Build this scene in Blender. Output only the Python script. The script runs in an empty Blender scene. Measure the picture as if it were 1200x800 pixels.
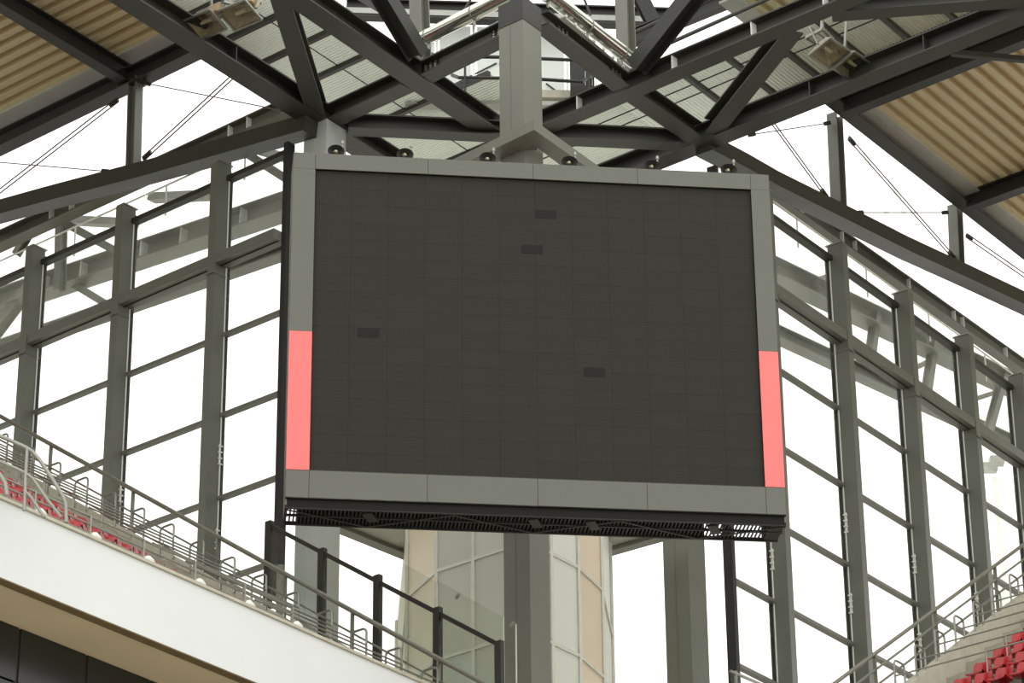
import bpy, math, random
from mathutils import Vector as V, Matrix
random.seed(7)
C = bpy.context.scene
COL = C.collection

# ------------------------------------------------------------------ camera
F = 3645.92                                   # focal length in pixels of a 1200 px wide frame
PITCH, ROLL = math.radians(25.7708), math.radians(0.6031)
cp, sp = math.cos(PITCH), math.sin(PITCH)
r0, u0, FW = V((1, 0, 0)), V((0, -sp, cp)), V((0, cp, sp))
RT = r0*math.cos(ROLL) - u0*math.sin(ROLL)
UP = r0*math.sin(ROLL) + u0*math.cos(ROLL)
cd = bpy.data.cameras.new('camera'); cam = bpy.data.objects.new('camera', cd); COL.objects.link(cam)
cd.sensor_width = 36; cd.lens = F*36/1200; cd.clip_end = 600
cam.matrix_world = Matrix(((RT.x, UP.x, -FW.x, 0), (RT.y, UP.y, -FW.y, 0), (RT.z, UP.z, -FW.z, 0), (0, 0, 0, 1)))
C.camera = cam

# ------------------------------------------------------------------ overcast sky and exposure
SKY = 1.75
wd = bpy.data.worlds.new('overcast_sky'); C.world = wd; wd.use_nodes = True
bg = wd.node_tree.nodes['Background']; bg.inputs[0].default_value = (1.0, 1.0, 0.955, 1); bg.inputs[1].default_value = SKY
C.view_settings.view_transform = 'Standard'; C.view_settings.look = 'None'
C.view_settings.exposure = 0.0; C.view_settings.gamma = 1.0; C.view_settings.use_curve_mapping = False
C.cycles.max_bounces = 8; C.cycles.transparent_max_bounces = 24

# ------------------------------------------------------------------ building grid (metres, camera at the origin)
AZA, AZB = math.radians(-49.9232), math.radians(35.7546)
DA = V((math.sin(AZA), math.cos(AZA), 0)); DB = V((math.sin(AZB), math.cos(AZB), 0)); Z = V((0, 0, 1))
P0 = V((0.436, 60, 0))                        # axis of the corner column
NL = V((-math.cos(AZA), math.sin(AZA), 0))    # left facade normal, towards the pitch
NR = V((math.cos(AZB), -math.sin(AZB), 0))    # right facade normal, towards the pitch
FLOOR = -2.0
def W(a, b, z=0): return P0 + DA*a + DB*b + Z*z
def ray(px, py): return FW + RT*((px-600)/F) - UP*((py-400)/F)
def HZ(px, py, z): d = ray(px, py); return d*(z/d.z)
def HP(px, py, base, n): d = ray(px, py); return d*(n.dot(base)/n.dot(d))
def VA(px, py, b=0): return HP(px, py, W(0, b), NL)      # on an upright plane parallel to the left facade
def VB(px, py, a=0): return HP(px, py, W(a, 0), NR)
def HD(px, py, D): d = ray(px, py); return d*(D/d.y)
def proj(p): return (600+F*p.dot(RT)/p.dot(FW), 400-F*p.dot(UP)/p.dot(FW))
def ab(p):
    q = p-P0; det = DA.x*DB.y-DB.x*DA.y
    return ((q.x*DB.y-DB.x*q.y)/det, (DA.x*q.y-q.x*DA.y)/det)

# ------------------------------------------------------------------ materials
def lin(c): c /= 255; return c/12.92 if c <= .04045 else ((c+.055)/1.055)**2.4
def mat(name, rgb, rough=.55, metal=0, var=.12, scale=2.0, bump=0, objvar=0, spec=.5):
    m = bpy.data.materials.new(name); m.use_nodes = True; nt = m.node_tree; N = nt.nodes; L = nt.links
    bs = N['Principled BSDF']; bs.inputs['Roughness'].default_value = rough; bs.inputs['Metallic'].default_value = metal
    bs.inputs['Specular IOR Level'].default_value = spec
    col = [lin(x) for x in rgb]
    tc = N.new('ShaderNodeTexCoord'); nz = N.new('ShaderNodeTexNoise'); nz.inputs['Scale'].default_value = scale; nz.inputs['Detail'].default_value = 5
    L.new(tc.outputs['Object'], nz.inputs['Vector'])
    rp = N.new('ShaderNodeValToRGB'); rp.color_ramp.elements[0].position = .3; rp.color_ramp.elements[1].position = .7
    rp.color_ramp.elements[0].color = [x*(1-var) for x in col]+[1]; rp.color_ramp.elements[1].color = [min(1, x*(1+var)) for x in col]+[1]
    L.new(nz.outputs['Fac'], rp.inputs['Fac']); out = rp.outputs['Color']
    if objvar:
        oi = N.new('ShaderNodeObjectInfo'); mr = N.new('ShaderNodeMapRange'); mr.inputs['To Min'].default_value = 1-objvar; mr.inputs['To Max'].default_value = 1+objvar
        L.new(oi.outputs['Random'], mr.inputs['Value'])
        mx = N.new('ShaderNodeVectorMath'); mx.operation = 'SCALE'; L.new(out, mx.inputs[0]); L.new(mr.outputs['Result'], mx.inputs['Scale']); out = mx.outputs[0]
    L.new(out, bs.inputs['Base Color'])
    if bump:
        bp = N.new('ShaderNodeBump'); bp.inputs['Strength'].default_value = bump; bp.inputs['Distance'].default_value = .02
        n2 = N.new('ShaderNodeTexNoise'); n2.inputs['Scale'].default_value = scale*8; L.new(tc.outputs['Object'], n2.inputs['Vector'])
        L.new(n2.outputs['Fac'], bp.inputs['Height']); L.new(bp.outputs['Normal'], bs.inputs['Normal'])
    return m
STEEL = mat('grey_steel_paint', (48, 48, 41), .5, 0, .10, 1.5)
STEELD = mat('dark_steel_paint', (37, 37, 31), .5, 0, .12, 1.5)
COLUMN = mat('column_paint', (112, 113, 104), .5, 0, .05, 1.2)
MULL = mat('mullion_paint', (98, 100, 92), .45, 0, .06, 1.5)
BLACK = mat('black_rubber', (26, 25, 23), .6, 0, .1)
LIP = mat('dark_lip_paint', (27, 26, 23), .7, 0, .05, 2, 0, 0, .2)
PALEC = mat('pale_column_paint', (166, 172, 168), .45, 0, .04, 1)
FRAME = mat('screen_cabinet_grey', (97, 99, 91), .6, 0, .04, .8)
REDP = mat('coral_red_panel', (250, 118, 116), .6, 0, .02, 1)
TAN = mat('tan_roof_sheet', (208, 196, 158), .6, 0, .06, .6, 0, .04)
FLASH = mat('grey_flashing', (176, 178, 172), .5, 0, .08, 1)
WHITE = mat('white_fascia_paint', (219, 223, 224), .7, 0, .02, .5)
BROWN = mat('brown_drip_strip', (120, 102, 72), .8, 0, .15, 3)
BEIGE = mat('beige_soffit_paint', (222, 204, 172), .8, 0, .05, .7)
DGLASS = mat('dark_cladding', (30, 32, 30), .25, 0, .2, .8)
CONC = mat('stand_concrete', (158, 154, 140), .9, 0, .12, 2.5, .3)
KERB = mat('kerb_concrete', (186, 181, 165), .9, 0, .1, 3, .3)
GALV = mat('galvanised_tube', (150, 150, 142), .4, .6, .08, 4)
RAIL = mat('handrail_steel', (132, 131, 121), .45, .5, .08, 4)
CHROME = mat('polished_duct', (205, 207, 198), .18, .95, .04, 2)
SEAT = mat('red_seat_plastic', (166, 14, 24), .2, 0, .1, 6, 0, .12)
BOLT = mat('zinc_bolt', (160, 160, 150), .4, .7, .1, 8)
WIRE = mat('tension_rod_steel', (92, 66, 66), .5, .3, .1, 5)
WCLIP = mat('white_clip', (225, 226, 220), .5, 0, .05, 8)
PALE = mat('pale_mast_paint', (235, 238, 232), .6, 0, .03, 2)
OUTST = mat('outside_steel_paint', (100, 102, 92), .5, 0, .1, 1.5)
GROUND = mat('stadium_ground', (166, 161, 148), .95, 0, .15, .05)
LAMPB = mat('lamp_reflector', (176, 158, 128), .4, .4, .12, 6)
BULB = mat('lamp_bulb_glass', (205, 195, 160), .15, 0, .1, 10)
def cladding(name, rgb, tf=.35):
    m = mat(name, rgb, .35, 0, .07, .35, 0, .06); N = m.node_tree.nodes; L = m.node_tree.links
    bs = N['Principled BSDF']; tr = N.new('ShaderNodeBsdfTranslucent'); mx = N.new('ShaderNodeMixShader'); mx.inputs[0].default_value = tf
    tr.inputs[0].default_value = (*[lin(x) for x in rgb], 1)
    L.new(bs.outputs[0], mx.inputs[1]); L.new(tr.outputs[0], mx.inputs[2]); L.new(mx.outputs[0], N['Material Output'].inputs[0]); return m
TOWERP = cladding('translucent_white_panel', (208, 211, 202), .5)
TOWERC = cladding('translucent_cream_panel', (230, 223, 208), .55)
TOWERCLIT = cladding('translucent_cream_panel_lit', (244, 236, 224), .72)  # cream panel again for the right flank, backlight painted into its colour
TOWERWLIT = cladding('translucent_white_panel_lit', (242, 244, 241), .72)  # white panel again for the right flank, bright sky behind painted in
TOWERF = mat('tower_aluminium_frame', (205, 205, 196), .5, .2, .05, 3)
DECK = cladding('pale_perforated_deck', (196, 200, 188), .55)
LANT = cladding('lantern_pane_white', (232, 235, 232))
def glass(name, tint, haze, sc):
    m = bpy.data.materials.new(name); m.use_nodes = True; nt = m.node_tree; N = nt.nodes; L = nt.links; N.remove(N['Principled BSDF'])
    tp = N.new('ShaderNodeBsdfTransparent'); tp.inputs[0].default_value = (*tint, 1)
    df = N.new('ShaderNodeBsdfDiffuse'); df.inputs[0].default_value = (.72, .74, .68, 1)
    tl = N.new('ShaderNodeBsdfTranslucent'); tl.inputs[0].default_value = (.72, .74, .68, 1)
    md = N.new('ShaderNodeMixShader'); md.inputs[0].default_value = .5; L.new(df.outputs[0], md.inputs[1]); L.new(tl.outputs[0], md.inputs[2])
    tc = N.new('ShaderNodeTexCoord'); nz = N.new('ShaderNodeTexNoise'); nz.inputs['Scale'].default_value = sc; nz.inputs['Detail'].default_value = 6
    L.new(tc.outputs['Object'], nz.inputs['Vector'])
    mr = N.new('ShaderNodeMapRange'); mr.inputs['From Min'].default_value = .35; mr.inputs['From Max'].default_value = .75
    mr.inputs['To Min'].default_value = haze*.45; mr.inputs['To Max'].default_value = haze*1.7; L.new(nz.outputs['Fac'], mr.inputs['Value'])
    m1 = N.new('ShaderNodeMixShader'); L.new(mr.outputs['Result'], m1.inputs[0]); L.new(tp.outputs[0], m1.inputs[1]); L.new(md.outputs[0], m1.inputs[2])
    gl = N.new('ShaderNodeBsdfGlossy'); gl.inputs['Roughness'].default_value = .03
    m2 = N.new('ShaderNodeMixShader'); m2.inputs[0].default_value = .025; L.new(m1.outputs[0], m2.inputs[1]); L.new(gl.outputs[0], m2.inputs[2])
    L.new(m2.outputs[0], N['Material Output'].inputs[0]); return m
PANE = glass('facade_glass', (.965, .98, .965), .06, .8)
PANED = glass('dusty_upper_glass', (.95, .965, .945), .10, .5)
BALGL = glass('balustrade_glass', (.92, .945, .925), .03, 1.5)
def led():
    m = mat('led_screen_face', (35, 35, 30), .65, 0, .06, 1.2, 0, .04, .25); N = m.node_tree.nodes; L = m.node_tree.links; bs = N['Principled BSDF']
    old = bs.inputs['Base Color'].links[0].from_socket
    tc = N.new('ShaderNodeTexCoord'); br = N.new('ShaderNodeTexBrick')
    br.inputs['Scale'].default_value = 1; br.offset = 0; br.inputs['Brick Width'].default_value = .055; br.inputs['Row Height'].default_value = .055; br.inputs['Mortar Size'].default_value = .012
    br.inputs['Color1'].default_value = (.85, .85, .85, 1); br.inputs['Color2'].default_value = (1.05, 1.05, 1.05, 1); br.inputs['Mortar'].default_value = (1.3, 1.28, 1.2, 1)
    L.new(tc.outputs['UV'], br.inputs['Vector'])
    mx = N.new('ShaderNodeVectorMath'); mx.operation = 'MULTIPLY'; L.new(old, mx.inputs[0]); L.new(br.outputs['Color'], mx.inputs[1]); L.new(mx.outputs[0], bs.inputs['Base Color'])
    return m
LED = led()
LEDD = mat('led_screen_dim_module', (22, 20, 20), .65, 0, .05, 2, 0, 0, .25)

# ------------------------------------------------------------------ mesh helpers
WL = {}
class MB:
    def __init__(s): s.v = []; s.f = []; s.smooth = False
    def add(s, vs, fs):
        n = len(s.v); s.v += [V(x) for x in vs]; s.f += [tuple(i+n for i in f) for f in fs]; return s
    def obb(s, c, X, Y, Zx, hx, hy, hz):
        vs = [c+X*(hx*i)+Y*(hy*j)+Zx*(hz*k) for i in (-1, 1) for j in (-1, 1) for k in (-1, 1)]
        return s.add(vs, [(0, 1, 3, 2), (4, 6, 7, 5), (0, 4, 5, 1), (2, 3, 7, 6), (0, 2, 6, 4), (1, 5, 7, 3)])
    def bar(s, p, q, w, h, up=Z):
        d = (q-p); l = d.length; d = d/l; sd = d.cross(up)
        if sd.length < 1e-4: sd = d.cross(DA)
        sd.normalize(); u = sd.cross(d)
        return s.obb((p+q)/2, d, sd, u, l/2, w/2, h/2)
    def prism(s, pts, vec):
        n = len(pts); vs = list(pts)+[p+vec for p in pts]
        return s.add(vs, [tuple(range(n))[::-1], tuple(range(n, 2*n))]+[(i, (i+1) % n, n+(i+1) % n, n+i) for i in range(n)])
    def tube(s, pts, r, n=8, cap=True):
        s.smooth = True; rings = []; base = len(s.v); m = len(pts); prev = None
        for i, p in enumerate(pts):
            d = (pts[min(i+1, m-1)]-pts[max(i-1, 0)]).normalized()
            if prev is None:
                a = d.cross(Z)
                if a.length < .05: a = d.cross(DA)
            else: a = prev-d*prev.dot(d)
            a.normalize(); prev = a; b = d.cross(a); rr = r[i] if isinstance(r, (list, tuple)) else r
            s.v += [p+a*(rr*math.cos(2*math.pi*k/n))+b*(rr*math.sin(2*math.pi*k/n)) for k in range(n)]
        for i in range(m-1):
            for k in range(n):
                s.f.append((base+i*n+k, base+i*n+(k+1) % n, base+(i+1)*n+(k+1) % n, base+(i+1)*n+k))
        if cap: s.f.append(tuple(base+k for k in range(n))[::-1]); s.f.append(tuple(base+(m-1)*n+k for k in range(n)))
        return s
    def build(s, name, m, parent=None, label=None, kind=None):
        lo = V([min(p[i] for p in s.v) for i in range(3)]); hi = V([max(p[i] for p in s.v) for i in range(3)]); c = (lo+hi)/2
        if parent is None: c.z = lo.z
        me = bpy.data.meshes.new(name); me.from_pydata([p-c for p in s.v], [], s.f); me.materials.append(m); me.update()
        import bmesh
        bm = bmesh.new(); bm.from_mesh(me); bmesh.ops.recalc_face_normals(bm, faces=bm.faces); bm.to_mesh(me); bm.free()
        if s.smooth:
            me.polygons.foreach_set('use_smooth', [True]*len(me.polygons)); me.set_sharp_from_angle(angle=math.radians(50))
        o = bpy.data.objects.new(name, me); COL.objects.link(o)
        if parent is not None: o.parent = parent; o.location = c-WL[parent.name]
        else: o.location = c
        WL[o.name] = c
        if label: o['label'] = label
        if kind: o['kind'] = kind
        return o
def tag(o, label=None, cat=None, group=None, kind=None):
    if label: o['label'] = label
    if cat: o['category'] = cat
    if group: o['group'] = group
    if kind: o['kind'] = kind
    return o
def thing(name, label, cat, loc, group=None):
    o = bpy.data.objects.new(name, None); o.empty_display_size = .2; COL.objects.link(o); o.location = loc; WL[o.name] = V(loc)
    return tag(o, label, cat, group)
def structure(name, loc, label=None):
    o = bpy.data.objects.new(name, None); COL.objects.link(o); o.location = loc; WL[o.name] = V(loc); return tag(o, label, None, None, 'structure')
def copytree(o, shift, parent=None):
    c = o.copy(); COL.objects.link(c)
    if parent is None: c.location = o.location+shift
    else: c.parent = parent
    for ch in o.children: copytree(ch, shift, c)
    return c
ONES = 'first second third fourth fifth sixth seventh eighth ninth tenth eleventh twelfth thirteenth fourteenth fifteenth sixteenth seventeenth eighteenth nineteenth'.split()
def ordi(n):
    if n <= 19: return ONES[n-1]
    t, u = divmod(n, 10); tw = {2: 'twent', 3: 'thirt', 4: 'fort'}[t]
    return tw+'ieth' if u == 0 else tw+'y-'+ONES[u-1]
def arc(c, X, Y, r, a0, a1, n): return [c+X*(r*math.cos(a0+(a1-a0)*i/n))+Y*(r*math.sin(a0+(a1-a0)*i/n)) for i in range(n+1)]

def ibeam(name, label, p, q, w=.5, h=.6, tf=.04, tw=.04, m=None, mt=None, stiff=(), parent=None, up=Z, cat='beam'):
    """I-section whose bottom-flange underside runs from p to q"""
    m = m or STEEL; root = parent or thing(name, label, cat, p)
    d = (q-p).normalized(); sd = d.cross(up).normalized(); u = sd.cross(d)
    MB().bar(p+u*tf/2, q+u*tf/2, w, tf, u).build('bottom_flange', m, root)
    MB().bar(p+u*(h-tf/2), q+u*(h-tf/2), w, tf, u).build('top_flange', m, root)
    MB().bar(p+u*h/2, q+u*h/2, tw, h-2*tf, u).build('web', m, root)
    L = (q-p).length
    for s in stiff:
        c = p+d*(s*L)+u*h/2; MB().obb(c, d, sd, u, .012, w*.46, h/2-tf).build('stiffener', mt or m, root)
    return root
def hbeam_post(name, label, p, q, X, Y, w=.34, m=None, parent=None, cat='post'):
    """upright H-section, flanges across X, web along Y"""
    m = m or STEEL; root = parent or thing(name, label, cat, p); d = (q-p).normalized(); L = (q-p).length; c = (p+q)/2
    for s in (-1, 1): MB().obb(c+Y*(s*w/2), X, Y, d, w/2, .018, L/2).build('flange', m, root)
    MB().obb(c, X, Y, d, .014, w/2-.02, L/2).build('web', m, root)
    return root

# ================================================================== GROUND
MB().add([V((-150, -60, FLOOR)), V((150, -60, FLOOR)), V((150, 170, FLOOR)), V((-150, 170, FLOOR)),
          V((-150, -60, FLOOR-.3)), V((150, -60, FLOOR-.3)), V((150, 170, FLOOR-.3)), V((-150, 170, FLOOR-.3))],
         [(0, 1, 2, 3), (7, 6, 5, 4), (0, 4, 5, 1), (1, 5, 6, 2), (2, 6, 7, 3), (3, 7, 4, 0)]).build('floor', GROUND, None, None, 'structure')

# ================================================================== GLAZED FACADES
HEAD, MAIN, LEV = 36.2, 33.83, [32.08, 30.0, 27.9, 25.85, 23.8, 21.75, 19.7]
def facade(name, d, n, pos, end, label, lowz):
    root = structure(name, P0+d*end, label)
    pt = lambda t, z, o=0: P0+d*t+n*o+Z*z
    mw, md = .24, .44
    top = {t: 36.62 for t in pos}
    for i, t in enumerate(pos):
        c = pt(t, (36.62+lowz)/2, md/2+.06)
        mu = MB().obb(c, d, n, Z, mw/2, md/2, (36.62-lowz)/2).build('mullion', MULL, root)
        MB().obb(pt(t, (36.5+lowz)/2, .0), d, n, Z, .085, .06, (36.5-lowz)/2).build('glazing_bar', BLACK, mu, 'black glazing bar')
        MB().obb(pt(t, 36.65, md/2+.02), d, n, Z, mw/2+.015, md/2+.02, .015).build('cap_plate', GALV, mu, 'pale cap plate')
        for s in (-1, 1):
            MB().obb(pt(t+s*(mw/2+.01), (36.3+lowz)/2, .11), d, n, Z, .008, .012, (36.3-lowz)/2).build('gasket_strip', WCLIP, mu, 'thin white gasket strip')
        MB().obb(pt(t, 33.6, md/2+.07), d, n, Z, mw/2+.015, md/2+.03, .02).build('splice_plate', MULL, mu)
        for zc in (29.2, 27.1):
            k = MB()
            for s in (-1, 1):
                for j in range(4): k.obb(pt(t+s*(mw/2+.035), zc-.15*j, .13), d, n, Z, .03, .05, .012)
                k.obb(pt(t+s*(mw/2+.05), zc-.22, .17), d, n, Z, .01, .01, .26)
            k.build('ladder_clip', WCLIP, mu, 'small white ladder-like clips')
    # edge frame next to the screen
    elow = 24.9 if name == 'wall_left' else lowz
    MB().obb(pt(end, (36.5+elow)/2, .1), d, n, Z, .07, .12, (36.5-elow)/2).build('edge_post', BLACK, root, 'slim black edge post')
    xs = [end]+list(pos)
    for i in range(len(xs)-1):
        t0, t1 = xs[i]+(.07 if i == 0 else mw/2), xs[i+1]-mw/2
        def tr(z, h, dep, nm, m, o=0): return MB().obb(pt((t0+t1)/2, z, o+dep/2), d, n, Z, (t1-t0)/2, dep/2, h/2).build(nm, m, root)
        tr(HEAD+.06, .13, .2, 'head_rail', STEELD)
        tr(MAIN+.15, .26, .42, 'main_rail', MULL, .06)
        MB().obb(pt((t0+t1)/2, MAIN+.02, .3), d, n, Z, (t1-t0)/2, .012, .025).build('drip_edge', BLACK, root)
        for z in LEV:
            if z > lowz: tr(z, .085, .16, 'transom', MULL)
        lv = [HEAD, MAIN+.28]; rows = [(MAIN+.3, HEAD)]
        zz = [MAIN]+[z for z in LEV if z > lowz]+[lowz]
        rows += [(zz[k+1]+.04, zz[k]-.04) for k in range(len(zz)-1) if zz[k]-zz[k+1] > .3]
        for za, zb in rows:
            MB().obb(pt((t0+t1)/2, (za+zb)/2, -.02), d, n, Z, (t1-t0)/2+.04, .012, (zb-za)/2).build('pane', PANED if za > MAIN else PANE, root)
        # clear upstand leaning outside above the head rail
        MB().obb(pt((t0+t1)/2, HEAD+.62, -.34), d, n, Z, (t1-t0)/2+.1, .012, .42).build('upstand_pane', PANE, root)
        MB().obb(pt((t0+t1)/2, HEAD+1.05, -.34), d, n, Z, (t1-t0)/2+.1, .022, .015).build('upstand_edge', WCLIP, root, 'bright glass edge trim')
        MB().obb(pt((t0+t1)/2+.9, HEAD+.62, -.34), d, n, Z, .01, .02, .42).build('upstand_joint', WCLIP, root)
    return root
aE = ab(VA(337, 400))[0]; bE = ab(VB(853, 720))[1]
facade('wall_left', DA, NL, [9.47, 12.80, 16.13, 19.46, 22.79], aE, 'tall glazed facade left of the video screen', 18.0)
facade('wall_right', DB, NR, [9.5, 13.1, 16.5, 19.8, 22.9, 26.2], bE, 'tall glazed facade right of the video screen', 18.0)

# ================================================================== ROOF SHEETS
roof = structure('ceiling', W(5, 5, 41), 'ribbed roof undersides around the corner')
def rib_sheet(o, X, Y, lx, pitch, n, hz, parent, name, m, label=None, per=1):
    """trapezoid ribs running along X, repeated along Y; one object per `per` ribs"""
    for i0 in range(0, n, per):
        mb = MB()
        for i in range(i0, min(n, i0+per)):
            prof = [(0, hz), (.22, hz), (.27, 0), (.73, 0), (.78, hz), (1.0, hz)]
            a = [o+Y*((i+u)*pitch)+Z*z for u, z in prof]; b = [p+X*lx for p in a]
            k = len(a); mb.add(a+b, [(j, j+1, k+j+1, k+j) for j in range(k-1)])
            if m is DECK: continue
            a2 = [p+Z*.05 for p in a]; b2 = [p+Z*.05 for p in b]
            mb.add([a2[0], a2[-1], b2[-1], b2[0]], [(0, 1, 2, 3)])
        mb.build(name, m, parent, label)
ZT = 41.0
rib_sheet(W(8.2, -9.3, ZT), DA, DB, 22.0, .40, 22, .16, roof, 'roof_panel', TAN)         # left tan roof: ribs along the facade
rib_sheet(W(8.2, -37.3, ZT), DA, DB, 22.0, .40, 70, .16, roof, 'roof_panel', TAN, None, 999)   # the rest of both stand roofs, outside the picture
rib_sheet(W(-8.95, 7.6, ZT), DB, -DA, 30, .40, 18, .16, roof, 'roof_panel', TAN, None, 999)

rib_sheet(W(-.95, 7.6, ZT), DB, -DA, 30, .40, 20, .16, roof, 'roof_panel', TAN)         # right tan roof
MB().obb(W(15.7, -.36, ZT-.02), DA, NL, Z, 7.6, .27, .03).build('flashing', FLASH, roof, 'grey metal flashing strip')
MB().obb(W(-.80, 16.5, ZT-.02), DB, NR, Z, 9, .27, .03).build('flashing', FLASH, roof, 'grey metal flashing strip')
ZD = 39.5                                                                                  # pale perforated corner deck, in bays between purlins
bl = [-36, -22, -8.0, -5.3, -2.5, -1.1, .25, 1.64, 3.0, 4.3, 7.0, 9.88]
for i in range(len(bl)-1):
    n = max(1, round((bl[i+1]-bl[i])/.1)); pitch = (bl[i+1]-bl[i])/n
    a0 = 6.25 if bl[i] < 4 else (4.6 if bl[i] < 6 else 2.9)
    rib_sheet(W(a0, bl[i], ZD), DA, DB, 8.78-a0, pitch, n, .03, roof, 'deck_sheet', DECK, None, 999)
ar = [2.93, 2.0, .66, -.64, -1.95, -3.3, -4.65, -6.0, -8.6, -16]
for i in range(len(ar)-1):
    n = max(1, round((ar[i]-ar[i+1])/.1)); pitch = (ar[i]-ar[i+1])/n
    rib_sheet(W(ar[i], 7.25, ZD), DB, -DA, 2.65, pitch, n, .03, roof, 'deck_sheet', DECK, None, 999)
for b in bl: 
    a0 = 6.0 if b < 4.2 else (4.5 if b < 7 else 2.8)
    MB().bar(W(a0, b, ZD-.09), W(8.9, b, ZD-.09), .12, .14).build('purlin', STEEL, roof)
for a in ar[1:]: MB().bar(W(a, 7.1, ZD-.09), W(a, 10.0, ZD-.09), .12, .14).build('purlin', STEEL, roof)
MB().bar(W(8.84, -36, ZD-.02), W(8.84, 10, ZD-.02), .1, .16).build('edge_trim', STEELD, roof)
MB().bar(W(8.8, 9.96, ZD-.02), W(-16, 9.96, ZD-.02), .1, .16).build('edge_trim', STEELD, roof)
for k, b in enumerate((8.1, 8.55)):
    MB().tube([W(6.5, b, ZD-.06), W(-8, b, ZD-.06)], .018, 6).build('cable_run', BLACK, roof, 'thin dark cable under the deck')
for k, a in enumerate((7.3,)):
    MB().tube([W(a, -7.5, ZD-.05), W(a, 8, ZD-.05)], .015, 6).build('cable_run', BLACK, roof, 'thin dark cable under the deck')

# ================================================================== ROOF STEEL
G = 37.0
def gb(label, a0, b0, a1, b1, w=.5, h=.6, dz=0, stiff=(), m=None, name='roof_beam', mt=None):
    return ibeam(name, label, W(a0, b0, G+dz), W(a1, b1, G+dz), w, h, m=m, stiff=stiff, mt=mt)
def gp(label, p, q, back=0, fwd=0, w=.5, h=.45, stiff=(), mt=None, dz=0, web=None):
    a, b = HZ(*p, G+dz), HZ(*q, G+dz); d = (b-a).normalized()
    t = ibeam('roof_beam', label, a-d*back, b+d*fwd, w, h, stiff=stiff, mt=mt)
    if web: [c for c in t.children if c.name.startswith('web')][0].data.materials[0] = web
    return t
gp('long dark steel beam from the top left edge down behind the screen corner', (237, 59), (367, 142), 18, 4.2, .58, .5, (.72, .84))
gp('dark steel beam between the left mesh deck and the left duct', (420, 51), (560, 147), 20, .7, .54, .45, (.87,))
gp('long dark steel beam crossing the top right above the tan roof', (1197, 22.5), (854, 159.5), 6, 4.6, .52, .5, (.45, .62))
gp('dark steel beam below the right duct rising to the top right', (850, 63.5), (691, 130.5), 8, 2.2, .48, .45, (.36, .5, .66, .86), WCLIP)
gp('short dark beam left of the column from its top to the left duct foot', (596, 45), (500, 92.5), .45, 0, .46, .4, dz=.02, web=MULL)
gp('short dark beam between the left mesh deck and the left horizontal tie', (478, 103), (392, 143), 0, 0, .46, .42, dz=.02)
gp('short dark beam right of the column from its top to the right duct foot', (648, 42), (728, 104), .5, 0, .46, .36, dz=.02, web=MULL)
gp('short dark beam between the right pale deck and the right horizontal tie', (740, 113), (814, 164), 0, 0, .46, .42, dz=.02)
gp('slanting dark brace on the left, standing between the two long beams', (329, 3), (371, 136), .3, 0, .44, .42, dz=.03)
gp('slanting dark brace on the right, between the two long beams beside the floodlights', (931, 38), (836, 157), 0, 0, .44, .42, dz=.03)
gp('dark brace at the top right, running nearly level to the picture edge', (975, 20), (1200, 3), 0, .5, .44, .42, dz=.04)
gp('level dark tie beam behind the column, above the screen top', (408, 154), (796, 172), 0, 0, .42, .4, dz=-.1)

def splice(pc, d, n, label):
    t = thing('splice_plate', label, 'plate', pc)
    MB().obb(pc, d, n, Z, .24, .012, .145).build('plate', STEELD, t)
    k = MB()
    for i in range(3):
        for j in range(4): k.obb(pc+d*(-.15+.15*i)+Z*(-.11+.073*j)+n*.025, d, n, Z, .026, .02, .026)
    k.build('bolt_group', BOLT, t, 'rows of zinc bolts', 'stuff')
for px, py, d, n, lab in ((507, 89, DA, NL, 'at the foot of the left duct'), (587, 49.5, DA, NL, 'just left of the column head'), (720, 98, DB, NR, 'at the foot of the right duct'), (657, 49, DB, NR, 'just right of the column head')):
    splice(HZ(px, py, G+.02)+Z*.2+n*.04, d, n, 'bolted splice plate '+lab)
# edge beams, posts and lower chords in the open band over the facades
ZE = 40.35
ibeam('edge_beam', 'dark roof edge beam along the left tan roof', W(8.3, 0, ZE), W(23.5, 0, ZE), .42, .5, stiff=(.33, .75))
ibeam('edge_beam', 'dark roof edge beam along the right tan roof', W(-.5, 9.9, ZE+.35), W(-.5, 38, ZE+.35), .42, .42, stiff=(.13, .36))
ibeam('roof_rafter', 'dark rafter under the left tan roof, above the upright post', W(13.25, -9, ZE+.1), W(13.25, -.1, ZE+.1), .34, .5, m=STEELD)
ibeam('roof_rafter', 'dark rafter along the left edge of the right tan roof', W(-9, 13.4, ZE+.1), W(-.6, 13.4, ZE+.1), .34, .5, m=STEELD)
ibeam('roof_rafter', 'dark rafter across the right tan roof near the picture edge', W(-9, 20.05, ZE+.15), W(-.6, 20.05, ZE+.15), .34, .5, m=STEELD)
MB().bar(HZ(1115, 62, 39.8), HZ(1290, 78, 39.8), .14, .14).build('roof_strut', STEELD)
tag(bpy.data.objects['roof_strut'], 'thin dark strut crossing the right tan roof at the picture edge', 'strut')
def chord(pts, label):
    t = thing('lower_chord', label, 'beam', pts[0]); 
    for i in range(len(pts)-1):
        p, q = pts[i], pts[i+1]; d = (q-p).normalized(); n = NL if abs(d.dot(DA)) > .9 else NR; u = n.cross(d); u = u if u.z > 0 else -u
        MB().obb((p+q)/2, d, n, u, (q-p).length/2+.01, .22, .22).build('box_section', STEEL, t)
        MB().obb((p+q)/2-u*.215, d, n, u, (q-p).length/2+.01, .25, .012).build('bottom_plate', STEEL, t)
    return t
chord([VA(-60, 264), VA(60, 231), VA(175, 201), VA(270, 174), VA(364, 147)], 'inclined dark chord over the left facade, below the open sky band')
chord([VB(824, 169), VB(868, 192), VB(905, 213), VB(960, 240), VB(1060, 290), VB(1130, 322), VB(1260, 383), VB(1420, 459)], 'inclined dark chord over the right facade, below the open sky band')
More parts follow.
